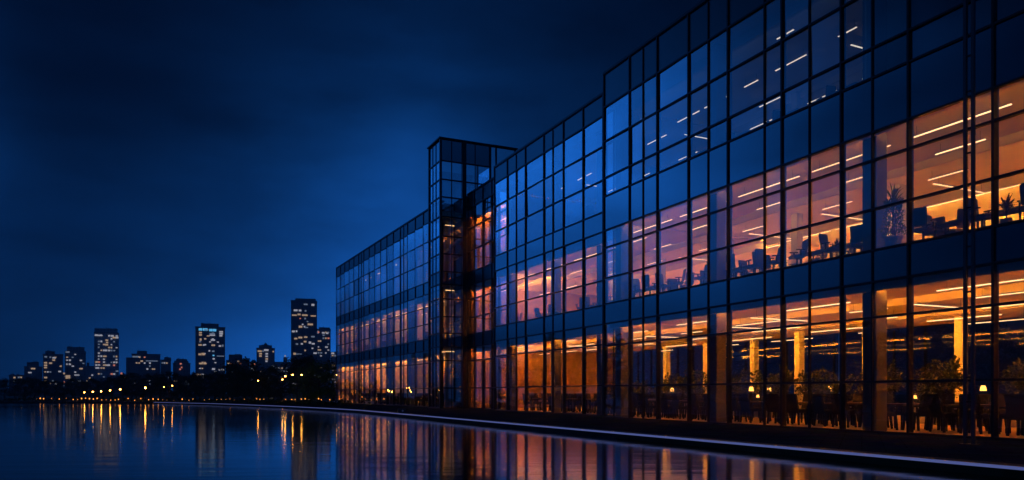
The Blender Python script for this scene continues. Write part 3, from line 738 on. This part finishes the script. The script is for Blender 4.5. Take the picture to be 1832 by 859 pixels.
# uplit floor lamps among the plants
def floor_lamp():
    r = empty('floor_lamp'); tag(r, 'x', 'lamp')
    m = MB(); m.lathe([(.16, 0), (.16, .03), (.02, .05), (.016, 1.5)], 10); m.build('lamp_stand', M['steel'], r)
    m = MB(); m.lathe([(.14, 1.46), (.11, 1.62), (.08, 1.70)], 12); m.build('lamp_shade', M['lamp_shade'], r)
    return r
P_fl = Pool(floor_lamp())
for i, (t, ww) in enumerate(((17.3, 9.6), (25.3, 13.8), (32.2, 10.2), (36.3, 8.0), (39.5, 12.6), (48.6, 9.5))):
    P_fl.put(fr_for(t).p(t, ww, FZ), 0, f'glowing floor lamp among the hall plants, {ordw(i)} listed from the near end', 'floor lamps in the hall', 1.15)

# ------------------------------------------------------------------ middle floor: chairs at the glass
F2 = 7.255
px = [(1115, 1.0), (1145, .9), (1163, .9), (1187, .9), (1212, .95), (1254, .9), (1281, 1.1), (1316, .9), (1351, .9), (1364, 1.3), (1383, .9), (1426, .8), (1487, .9), (1541, 1.2), (1652, .8), (1672, 1.7), (1757, .8), (1848, 1.0)]
for i, (x, ww) in enumerate(px):
    t = u_at(x, 25.7 + ww)
    P_off.put(FN.p(t, ww, F2), FN.rot + rnd.choice((-1.4, 1.4, 2.9, .3)) + rnd.uniform(-.3, .3), f'slate office chair behind the middle floor glass, {ordw(i)} from the wing step', 'office chairs on the middle floor', 1.22)
for i, x in enumerate((1100, 1130, 1200, 1228, 1268, 1300, 1338, 1372, 1410, 1462, 1512, 1690, 1712)):
    ww = 2.3 + (i % 3) * .35
    P_off.put(FN.p(u_at(x, 25.7 + ww), ww, F2), FN.rot + rnd.choice((-1.5, 1.5, .1)) + rnd.uniform(-.4, .4), f'office chair on the inner side of the middle floor tables, {ordw(i)} from the wing step', 'office chairs on the middle floor', 1.22)
for i, x in enumerate((925, 965, 984, 999, 1040, 1056, 1073)):
    P_off.put(FM.p(u_at(x, 28.3), .9, F2 + .1), FM.rot + rnd.choice((-1.4, 1.4, 2.9)), f'slate office chair on middle floor of the middle wing, {ordw(i)} from the stair tower', 'office chairs on the middle floor', 1.15)
for i, x in enumerate((1127, 1176, 1270, 1300, 1335, 1455, 1510, 1705, 1795)):
    P_desk.put(FN.p(u_at(x, 27.0), 1.5, F2), FN.rot, f'small meeting table between the middle floor chairs, {ordw(i)} from the wing step', 'tables on the middle floor', 1.05)
for i in range(10):
    P_off.put(FF.p(2.5 + i * 4.5, 1.1, F2 + .1), FF.rot + rnd.choice((-1.4, 1.4)), f'dark office chair on the middle floor of the far wing, {ordw(i)} from the stair tower', 'office chairs on the middle floor', 1.2)
P_tall.put(FN.p(u_at(1600, 26.5), .75, F2), .4, 'tall bushy column plant in a pale pot behind the middle floor glass')
P_palm.put(FN.p(u_at(1800, 26.3), .6, F2), 1, 'small spiky potted palm at the near end of the middle floor', scale=.72)
P_palm.put(FN.p(u_at(1497, 27.6), 1.9, F2), 2, 'thin potted palm behind the office chairs on the middle floor', scale=.8)
# top floor desks
F3 = 13.985
for i, t in enumerate((23.3, 26.5, 29.8, 33, 36.5, 39.3)):
    P_desk.put(FN.p(t, 1.4, F3), FN.rot, f'meeting table at the top floor glass of the near wing, {ordw(i)} from the partition', 'tables on the top floor', 1.1)
    P_off.put(FN.p(t + 1.1, 1.3, F3), FN.rot + 1.4, f'office chair at the top floor glass of the near wing, {ordw(i)} from the partition', 'office chairs on the top floor', 1.1)
for i, t in enumerate((43, 47.4, 51, 54.4, 58)):
    P_off.put(FM.p(t, 1.1, F3), FM.rot + 1.2, f'office chair at the top floor glass of the middle wing, {ordw(i)} from the wing step', 'office chairs on the top floor', 1.15)

# ------------------------------------------------------------------ things on the terrace
r = empty('steel_mast'); k = 22.6
tm = u_at(1734, k); fm = Frame(0, k)
tag(r, 'slim twin-post steel mast standing on the terrace before the near glass wing', 'mast'); r.location = fm.p(tm, 0, 0)
r.rotation_euler = (0, 0, math.pi / 2 + 0)
side = (Vector(uv(u_at(1741, k), k)) - Vector(uv(u_at(1727, k), k))).length / 2
r.rotation_euler = (0, 0, fm.rot)
for s in (-1, 1):
    m = MB(); m.box(s * side - .045, s * side + .045, -.045, .045, .02, 17.5); m.build('post', M['fin'], r)
m = MB(); m.box(-side - .14, side + .14, -.16, .16, 0.003, .025); m.build('base_plate', M['steel'], r)
m = MB()
for z in (.2, 1.3, 2.05, 4.7, 6.1, 7.3, 9, 10.9, 12, 14.2, 16): m.box(-side + .046, side - .046, -.02, .02, z, z + .05)
m.build('rung', M['steel'], r)
def at(x, y, z=0.0):
    Y = F * (CAMH - z) / (y - HY); return ((x - CX) / F * Y, Y, z)
r = empty('ground_floodlight', at(719, 738.3)); tag(r, 'low black floodlight box on the paving near the water edge', 'floodlight'); r.rotation_euler = (0, 0, .2)
m = MB(); m.box(-.32, .32, -.2, .2, .02, .3); m.build('housing', M['steel'], r, bevel=.02)
m = MB(); m.box(-.34, .34, -.06, .06, .0, .02); m.build('foot', M['steel'], r)
m = MB(); m.lathe([(.07, .0), (.07, .012)], 12); o = m.build('lens', M['pale'], r); o.location = (.05, -.2, .15); o.rotation_euler = (R(90), 0, 0)
r = empty('stone_bench', at(594, 722.2)); tag(r, 'low pale stone bench beside the far corner of the glass building', 'bench')
m = MB(); m.box(-.9, .9, -.25, .25, .2, .34); m.build('seat', M['pale'], r, bevel=.02)
for s in (-1, 1):
    m = MB(); m.box(s * .6 - .12, s * .6 + .12, -.2, .2, 0, .199); m.build('leg', M['pale'], r)

# ------------------------------------------------------------------ trees
def tree_proto(seed, mat, h=8.0, wide=1.0):
    q = random.Random(seed); r = empty('broadleaf_tree'); tag(r, 'x', 'tree')
    m = MB(); p = Vector((0, 0, -.1)); rad = .22
    for k in range(4):
        n_ = p + Vector((q.uniform(-.15, .15), q.uniform(-.15, .15), h * .13)); m.tube(p, n_, rad, rad * .8, 7); p = n_; rad *= .8
    limbs = []
    for k in range(9):
        a = q.uniform(0, 6.28); b = Vector((0, 0, h * q.uniform(.25, .5))); e = b + Vector((math.cos(a) * h * .24 * wide, math.sin(a) * h * .24 * wide, h * q.uniform(.1, .35)))
        m.tube(b, e, .09, .03, 5); limbs.append(e)
    m.build('trunk', M['bark'], r)
    m = MB(); clumps = []
    for k in range(36):
        a = q.uniform(0, 6.28); zz = q.uniform(.14, .95); rr = h * .36 * wide * math.sin(min(1, max(.12, (zz - .08) / .9)) * math.pi) ** .6 * q.uniform(.25, 1.0)
        clumps.append((Vector((math.cos(a) * rr, math.sin(a) * rr, zz * h)), h * q.uniform(.07, .15)))
    for c, cr_ in clumps:
        for k in range(125):
            d = Vector((q.gauss(0, 1), q.gauss(0, 1), q.gauss(0, .8))); d = d.normalized() * cr_ * q.uniform(.4, 1.15)
            pt = c + d; e = Vector((q.gauss(0, 1), q.gauss(0, 1), q.gauss(0, .7))).normalized() * q.uniform(.16, .34)
            leaf(m, pt, pt + e, .14, .05)
    m.build('crown', mat, r)
    return r
PT = [Pool(tree_proto(s, M['crown'], 8.0, wd)) for s, wd in ((1, 1.0), (2, 1.25), (3, .9), (4, 1.1))]
PL = Pool(tree_proto(9, M['crown_lush_lit'], 8.0, 1.2))
spots = []
for x, ytop, Y in ((597, 655, 150), (573, 656, 137), (545, 648, 156), (549, 664, 138), (505, 660, 165), (480, 668, 158), (470, 676, 150), (452, 670, 170), (436, 652, 178), (424, 664, 168), (415, 656, 195),
                   (398, 672, 178), (384, 668, 192), (366, 674, 185), (350, 671, 196), (333, 676, 190), (318, 672, 205), (302, 670, 200), (286, 675, 196), (270, 673, 210), (252, 676, 205), (236, 672, 212), (220, 674, 208),
                   (200, 678, 215), (185, 680, 225), (168, 681, 220), (150, 684, 232), (132, 680, 225), (114, 685, 236), (98, 684, 228), (80, 682, 240), (62, 680, 232), (44, 678, 226), (26, 682, 236), (8, 680, 228), (-10, 682, 236), (-28, 679, 230)):
    spots.append((x, ytop, Y))
for i, (x, yt, Y) in enumerate(spots):
    h = (HY - yt) / F * Y + CAMH
    s = h / (6.7 if i < 9 else 7.2)
    lush = i in (1, 3)
    pool = PL if lush else PT[i % 4]
    lab = (f'lit green leafy tree on the far shore, {ordw(i)} in line from the glass building' if lush else f'dark leafy tree on the far shore, {ordw(i)} in line from the glass building')
    pool.put(((x - CX) / F * Y, Y, -.02), rnd.uniform(0, 6), lab, 'trees along the far shore', (s * rnd.uniform(1.15, 1.45), s * rnd.uniform(1.15, 1.45), s))
# trees on the left bank, seen mirrored in the facade
for i in range(19):
    y = 150 - i * 10.5 + rnd.uniform(-3, 3)
    PT[i % 4].put((-192 + rnd.uniform(-6, 4), y, -.02), rnd.uniform(0, 6), f'dark leafy tree on the side bank, mirrored in the facade, {ordw(i)} from the far shore', 'trees on the side bank', rnd.uniform(2.2, 3.0))
    PT[(i + 2) % 4].put((-214 + rnd.uniform(-5, 5), y + 5, -.02), rnd.uniform(0, 6), f'dark leafy tree behind the front row of the side bank, {ordw(i)} from the far shore', 'trees on the side bank', rnd.uniform(2.4, 3.3))
for i in range(12):
    PT[i % 4].put((-206 + rnd.uniform(-6, 6) - max(0, i - 4) * 4, 158 + i * 8.5, -.02), rnd.uniform(0, 6), f'dark leafy tree where the side bank meets the far shore, {ordw(i)} along the bend', 'trees on the side bank', rnd.uniform(2.5, 3.2))
# clipped shrubs between promenade and trees
mb = MB(); q = random.Random(21)
for k in range(5200):
    f = q.random(); i = min(len(shore) - 2, 7 + int(f * (len(shore) - 8))); a, b = Vector(shore[i]), Vector(shore[i + 1])
    d = (b - a).normalized(); nn = Vector((d.y, -d.x)); p = a + (b - a) * q.random() + nn * q.uniform(4.5, 8.5)
    z = q.uniform(0, .75) * (.6 + .5 * math.sin(p.x * .7) * math.sin(p.y * .43 + 1)); pt = Vector((p.x, p.y, z)); e = Vector((q.gauss(0, 1), q.gauss(0, 1), q.gauss(.3, .6))).normalized() * q.uniform(.25, .5)
    leaf(mb, pt, pt + e, .15)
o = mb.build('undergrowth', M['crown']); tag(o, 'low dark shrubs along the far promenade', 'shrubs', kind='stuff')

# ------------------------------------------------------------------ street lamps and path lights
def park_lamp(h):
    r = empty('street_lamp'); tag(r, 'x', 'street lamp')
    m = MB(); m.tube((0, 0, -.02), (0, 0, h), .06, .04, 8); m.lathe([(.12, -.02), (.1, .3), (.06, .34)], 8); m.build('pole', M['steel'], r)
    m = MB(); m.lathe([(.05, h + .04), (.13, h + .1), (.14, h + .2), (.1, h + .3), (.02, h + .35)], 10); m.build('lantern', M['lamp_glow'], r)
    m = MB(); m.lathe([(.2, h + .36), (.06, h + .44)], 10); m.build('cap', M['steel'], r)
    return r
def arm_lamp(h, two):
    r = empty('street_lamp'); tag(r, 'x', 'street lamp')
    m = MB(); m.tube((0, 0, -.02), (0, 0, h), .08, .05, 8); m.build('pole', M['steel'], r)
    for s in ((-1, 1) if two else (1,)):
        m = MB(); m.tube((0, 0, h - .05), (s * .75, 0, h + .12), .03, .025, 6); m.build('arm', M['steel'], r)
        m = MB(); m.lathe([(.05, -.10), (.12, -.05), (.115, .02), (.05, .06)], 10); o = m.build('lantern', M['lamp_glow'], r); o.location = (s * .82, 0, h + .1)
    return r
PP = Pool(park_lamp(2.3))
def lampz(yh, Y): return (HY - yh) / F * Y + CAMH
for i, (x, yh, Y) in enumerate(((151, 702, 150), (166, 701, 150), (181, 700, 149), (197, 698.5, 148), (215, 696.5, 146), (260, 694, 134))):
    h = lampz(yh, Y); PP.put(((x - CX) / F * Y, Y, 0), 0, f'small globe lamp on the far promenade, {ordw(i)} from its dark end' if i < 5 else 'tall globe lamp standing alone at the far water edge', 'globe lamps on the promenade', h / 2.5)
A1, A2 = Pool(arm_lamp(4.0, False)), Pool(arm_lamp(4.9, True))
for x, yh, Y, lab in ((293, 692.6, 150, 'single-arm street lamp beneath the flared dark block'), (308, 690, 151, 'single-arm street lamp next to the flared dark block'), (461.5, 681, 146, 'single-arm lamp glowing below the domed tower'),
                      (505, 679, 143, 'single-arm lamp half hidden in leaves, below the low glowing block'), (510, 673, 145, 'taller single-arm lamp half hidden in leaves near the lush tree')):
    h = lampz(yh, Y); A1.put(((x - CX) / F * Y - .8 * h / 4.1, Y, 0), 0, lab, 'arm lamps by the trees', h / 4.1)
h = lampz(670.5, 131); A2.put(((531.5 - CX) / F * 131, 131, 0), 0, 'tall double-armed street lamp before the lush green tree', 'arm lamps by the trees', h / 5.0)
m = MB(); m.tube((0, 0, -.02), (0, 0, .42), .05, .05, 8, mi=1); m.tube((0, 0, .42), (0, 0, .62), .07, .07, 8, mi=0); m.tube((0, 0, .62), (0, 0, .66), .08, .08, 8, mi=1)
o = m.build('bollard_light', [M['bollard_glow'], M['steel']]); tag(o, 'x', 'path light'); PB = Pool(o)
bx = [66, 72, 78, 92, 106, 118, 131, 139, 146, 153, 160, 167, 174, 182, 190, 198, 206, 212, 229, 241, 252, 266, 274, 283, 291, 298, 311, 326, 338, 345, 352, 366, 374, 388, 396, 404, 412, 420, 437, 446, 459, 465, 472, 480, 499, 511, 522, 528, 539, 546, 553, 570, 575, 590]
for i, x in enumerate(bx):
    k_ = (x - CX) / F
    # where the line of sight crosses the promenade
    Y = 120 if x > 480 else 0
    best = None
    for a, b in zip(shore[7:-1], shore[8:]):
        for f in range(11):
            p = Vector(a).lerp(Vector(b), f / 10); e = abs(p.x / p.y - k_)
            if best is None or e < best[0]: best = (e, p)
    Y = max(best[1].y + rnd.uniform(4, 10), 128 + rnd.uniform(0, 12))
    PB.put((k_ * Y, Y, 0), 0, f'small glowing path light on the far promenade, {ordw(i)} from its dark end', 'path lights on the promenade', rnd.uniform(.55, 1.1))

# ------------------------------------------------------------------ skyline
NWIN = 0
unit = {}
for kk in ('win_white', 'win_warm', 'win_dim', 'win_cyan', 'win_red'):
    m = MB(); m.box(-.5, .5, -.15, .15, -.5, .5); o = m.build('lit_window', M[kk]); unit[kk] = o.data; bpy.data.objects.remove(o)
def tower(name, label, boxes, Y, depth, mat, wins, seed, density=.25, cols=None, rowpx=5.2, extra=None, antenna=None, pal=(.5, .25, .2, .05)):
    """boxes: (x0, x1, ytop) in photo columns, first one the main body; wins: hand-set windows (x0, x1, y, kind)"""
    q = random.Random(seed); s = Y / F; r = empty(name); tag(r, label, 'tower block' if boxes[0][2] < 660 else 'building')
    X = lambda x: (x - CX) * s
    Z = lambda y: (HY - y) * s + CAMH
    x0, x1, yt = boxes[0]; r.location = (X((x0 + x1) / 2), Y, 0); r.rotation_euler = (0, 0, -math.atan2(r.location.x, Y)); ox, oy = r.location.x, Y
    for k, (a, b, y) in enumerate(boxes):
        m = MB(); dd = depth * (1 if k == 0 else .8 if y < yt else 1.05)
        z0 = 0 if k == 0 or y > yt else Z(yt) + .01
        m.box(X(a) - ox, X(b) - ox, -dd / 2, dd / 2, z0, Z(y)); m.build('wall' if k == 0 else ('roof_storey' if y < yt else 'side_block'), M[mat], r)
    if len(boxes) == 1 or True:
        m = MB(); m.box(X(x0) - ox - .4, X(x1) - ox + .4, -depth / 2 - .4, depth / 2 + .4, Z(yt) - .9, Z(yt) - .02); m.build('cornice', M['city_b'], r)
    bx0, bx1, by = boxes[-1] if boxes[-1][2] <= yt else boxes[0]
    m = MB()
    for k in range(3):                            # lift housings and plant on the roof
        cx_ = X(q.uniform(bx0 + 2, bx1 - 2)) - ox; ww_ = q.uniform(.8, 1.8); hh_ = q.uniform(.5, 1.1); m.box(cx_ - ww_, cx_ + ww_, -3, 3, Z(by) + .01, Z(by) + hh_)
        m.tube((cx_, 0, Z(by) + hh_), (cx_, 0, Z(by) + hh_ + q.uniform(.5, 3)), .18, .1, 5)
    m.build('roof_plant', M['city_b'], r)
    if antenna:
        m = MB(); m.tube((X(antenna[0]) - ox, 0, Z(boxes[-1][2])), (X(antenna[0]) - ox, 0, Z(antenna[1])), .5, .2, 6); m.build('antenna', M['steel'], r)
    count = 0
    def win(xa, xb, y, kind, hp=2.6, yy=None):
        nonlocal count
        if count >= 100: return
        o = bpy.data.objects.new('lit_window', unit[kind]); C.objects.link(o); o.parent = r
        o.location = (X((xa + xb) / 2) - ox, -(depth / 2) - .75, Z(y)); o.scale = ((xb - xa) * s, 1, hp * s); count += 1
    for wdw in wins: win(*wdw)
    if density:
        nc = cols or max(3, int((x1 - x0) / 4.2)); cw = (x1 - x0 - 3) / nc
        y = yt + 6
        while y < 690:
            rowp = density * q.choice((.15, .5, 1, 1, 1.9))
            for c in range(nc):
                if q.random() < rowp:
                    xa = x0 + 1.5 + c * cw + .4; n_ = 1 + (q.random() < .18)
                    kind = q.choices(('win_white', 'win_warm', 'win_dim', 'win_red'), pal)[0]
                    win(xa, min(x1 - 1, xa + cw * n_ * q.uniform(.55, .85)), y, kind, q.uniform(1.7, 2.7))
            y += rowpx
    return r
W_, A_, D_, K_, E_ = 'win_white', 'win_warm', 'win_dim', 'win_cyan', 'win_red'
tower('low_block', 'lowest dark block at the outer end of the skyline', [(19, 45, 671)], 820, 20, 'city_b', [(25.5, 28.5, 676, A_), (25.5, 27.5, 682, W_), (32, 35, 675.5, D_), (35.5, 38, 675.5, A_)], 1, .1)
tower('apartment_block', 'small dark stepped block with one bright window near its roof', [(46, 73, 656), (50, 68, 648.5)], 900, 20, 'city_b', [(56, 62.5, 660, A_)], 2, .1)
tower('apartment_tower', 'mid-height tower with a column of warm windows along one edge', [(80, 110, 634), (83, 98, 629)], 940, 24, 'city_b', [(81.5, 86, y, A_) for y in (650, 654.5, 658.5, 676, 682.5)] + [(94, 99, 641, W_), (94, 98, 645, A_), (82, 86, 639.5, D_), (89, 93.5, 650.5, A_), (103, 107, 665, W_)], 3, .16)
tower('apartment_tower', 'dark tower with flat roof storey and scattered pale windows', [(119, 151, 629), (122, 149, 621.5)], 980, 24, 'city_a', [(120, 126, 631, D_), (120, 127, 675, A_, 6), (121, 123, 652.5, W_), (125, 128, 652.5, W_), (141, 146, 660, A_)], 4, .2)
tower('glass_tower', 'slender pale tower with many lit windows and a flat dark crown', [(171.5, 210, 596), (172, 208, 589)], 900, 26, 'city_c', [(172.5, 178, 601.7, W_), (180.5, 183.5, 601.7, W_), (189, 192.5, y, A_) if False else (189, 193, 610, A_), (188, 193, 618, A_), (190, 193, 614, A_), (205, 209, 605, W_), (200, 205, 605, A_)], 5, .42, antenna=(190, 584))
tower('office_block', 'broad stepped dark block with a raised roof storey', [(239, 284, 634), (230, 258, 641), (247, 263, 629)], 920, 26, 'city_b', [(252.5, 256.5, 647, A_), (240, 252, 639.5, D_), (261, 280, 646.5, D_, 1.6)], 6, .14)
tower('stepped_block', 'narrow dark block with a jutting rooftop crane', [(288, 305, 644), (294, 305, 640)], 990, 18, 'city_a', [], 7, .18)
tower('curved_block', 'squat block with rounded shoulders and scattered windows', [(311, 339, 650), (313, 336, 646), (316, 334, 643)], 960, 22, 'city_a', [(322, 325, 651.5, E_), (324, 326, 658, E_)], 8, .2)
tower('crowned_tower', 'wide dark tower with a bright cyan band under its crown', [(352, 400.5, 586.5), (361, 390, 580.5)], 880, 30, 'city_b',
      [(357.5, 363, 591.8, K_, 4), (364, 372, 591.8, K_, 4), (374.5, 380, 592.5, K_, 4), (380.5, 386, 592.5, K_, 4), (375, 384, 599, D_), (375, 384, 601.5, W_, 2), (358, 362.5, 597.5, A_), (358, 362.5, 601.5, A_), (359, 362, 609.5, A_, 4),
       (357, 362.5, 619, A_), (364, 367, 619, W_), (377, 384, 610, W_), (378, 384, 619, A_), (391, 397, 595, W_), (391, 397, 598.5, W_), (391, 396, 602, W_), (373.5, 376, 629, W_), (379, 383, 629.7, D_), (390, 394, 620, W_), (395.5, 398, 620, D_),
       (357, 362, 635.5, A_, 3), (363, 367.5, 635.5, A_, 3), (380, 383.5, 643, W_), (380, 383, 637, K_, 2), (387, 399, 638, D_, 1.6), (358, 364, 651.5, A_), (365, 370, 651.5, A_), (379, 384, 661, W_, 3), (390, 399, 662, W_, 2.6), (353, 361, 672.5, A_, 5), (362, 367, 671, W_)], 9, .07)
tower('tiered_block', 'low tiered block with warm lower windows', [(406, 432, 645), (410, 432.5, 635)], 930, 20, 'city_b', [(408, 412, 651, A_), (413, 417, 652, E_), (424, 427, 647.5, A_), (412, 417, 668, W_, 4), (411, 415, 658, E_)], 10, .3, pal=(.3, .4, .1, .2))
tower('small_block', 'small plain dark block between the tiered block and the domed tower', [(433, 446, 644)], 1010, 16, 'city_b', [], 11, .1)
tower('small_block', 'small block with red-tinted windows beside the domed tower', [(447.5, 459, 648), (450, 458, 645.5)], 1000, 16, 'city_b', [(449, 452, 652, E_), (454, 457, 652, E_), (450, 454, 662, W_)], 12, .2)
r_ = tower('domed_tower', 'grey tower with a small round dome on its roof', [(460, 490.5, 623.5), (464, 486, 618.6)], 900, 24, 'city_a', [(472.5, 480, 627.5, W_, 3), (464.5, 469, 634, A_), (464.5, 468.5, 638, A_), (475, 479, 634, W_), (475, 479, 638.5, W_), (475, 479, 643, A_), (475, 478.5, 647, W_), (487, 489, 630, A_)], 13, .12, antenna=(474.5, 612))
m = MB(); m.lathe([(2.2, 0), (2.1, 1.2), (1.4, 2.4), (.3, 3.0)], 12); o = m.build('dome', M['city_b'], r_); o.location = (0, -4, (HY - 618.6) * 900 / F + CAMH)
tower('far_block', 'low hazy block with pale lights between the domed tower and tallest tower', [(492, 521, 648), (507, 514, 640)], 1120, 20, 'city_c', [(509, 511, 637.5, W_, 3)], 14, .25, pal=(.4, .1, .5, .05))
tower('skyscraper', 'tallest dark tower of the skyline with scattered lit rows', [(522, 566, 540.5), (529, 564, 536.6)], 860, 32, 'city_b',
      [(526.5, 533, 558.5, W_, 3), (535, 539.5, 558.5, W_, 3), (523.5, 532, 567, A_, 2), (533, 538, 565.5, A_), (540.5, 550, 566.5, A_), (555, 564, 567.5, A_, 2), (556.5, 561.5, 548, W_, 3.4), (543.5, 550, 547.5, D_), (545, 548, 559, D_), (535, 541, 587, A_, 3.4), (543.5, 546, 586.8, W_),
       (550, 559, 582.5, A_, 3), (523.5, 528.5, 595.5, W_, 3), (530, 532.5, 595, W_, 3.2), (534.5, 541, 606, A_, 3), (544, 549.5, 605, A_), (527.5, 532.5, 608, A_), (543.5, 548, 613, A_), (552, 556, 614.5, W_, 3.6), (538.5, 542, 617, W_), (530, 534, 617.5, D_), (557, 562, 616.5, W_),
       (526, 530, 634.5, A_, 3.4), (544.5, 547, 628.5, A_), (560, 565.5, 633, W_), (530, 540, 635, D_, 1.6), (556, 562, 604, D_)], 15, .06)
tower('apartment_tower', 'grey tower tucked against the tallest tower', [(567, 591, 590), (571, 590, 587)], 960, 24, 'city_a', [(568, 570.5, 596, D_, 5), (576, 581, 597, W_), (583, 587, 597.5, W_)], 16, .26)
tower('lit_block', 'bluish block with bright lights at the corner of the glass building', [(592, 606, 631)], 1050, 20, 'city_c', [(593, 598, 633, W_, 3), (593, 600, 654, A_, 3)], 17, .45)
tower('far_block', 'faint distant block between the flat-roofed tower and slender pale tower', [(153, 168, 655), (156, 160, 650)], 1150, 18, 'city_a', [], 18, .2)
tower('far_block', 'faint low block beside the slender pale tower with reddish lights', [(212, 227, 672), (216, 222, 668)], 1150, 18, 'city_b', [(216, 219, 669, E_, 4), (220, 224, 675, A_)], 19, .2)
tower('far_block', 'low block with white lights between curved block and crowned tower', [(340, 351, 672), (344, 349, 668)], 1100, 16, 'city_c', [], 20, .25)
tower('far_block', 'low block at the foot of the warm-edged tower', [(107, 120, 668)], 1080, 16, 'city_a', [(113, 118, 668.5, A_, 3), (114, 117, 684, E_, 3)], 22, .3)

mb = MB(); mb.box(-1010, 510, -160, 1270, -2.6, 135)
HAZE = 0.0003
m, nt, out = newmat('evening_haze'); pv = N(nt, 'ShaderNodeVolumePrincipled'); pv.inputs['Color'].default_value = (0.9, 0.93, 1, 1); pv.inputs['Density'].default_value = HAZE; pv.inputs['Anisotropy'].default_value = 0.2
nt.links.new(pv.outputs[0], out.inputs['Volume'])
o = mb.build('haze', m); tag(o, 'thin evening haze over the lake and city', 'haze', kind='stuff')

# dusk light: what is left of the sun behind the camera
sd = bpy.data.lights.new('sun', 'SUN'); sd.energy = 0.02; sd.angle = R(12); sd.color = (0.6, 0.75, 1.0)
so = bpy.data.objects.new('sun', sd); C.objects.link(so); so.rotation_euler = (R(70), 0, R(-75))
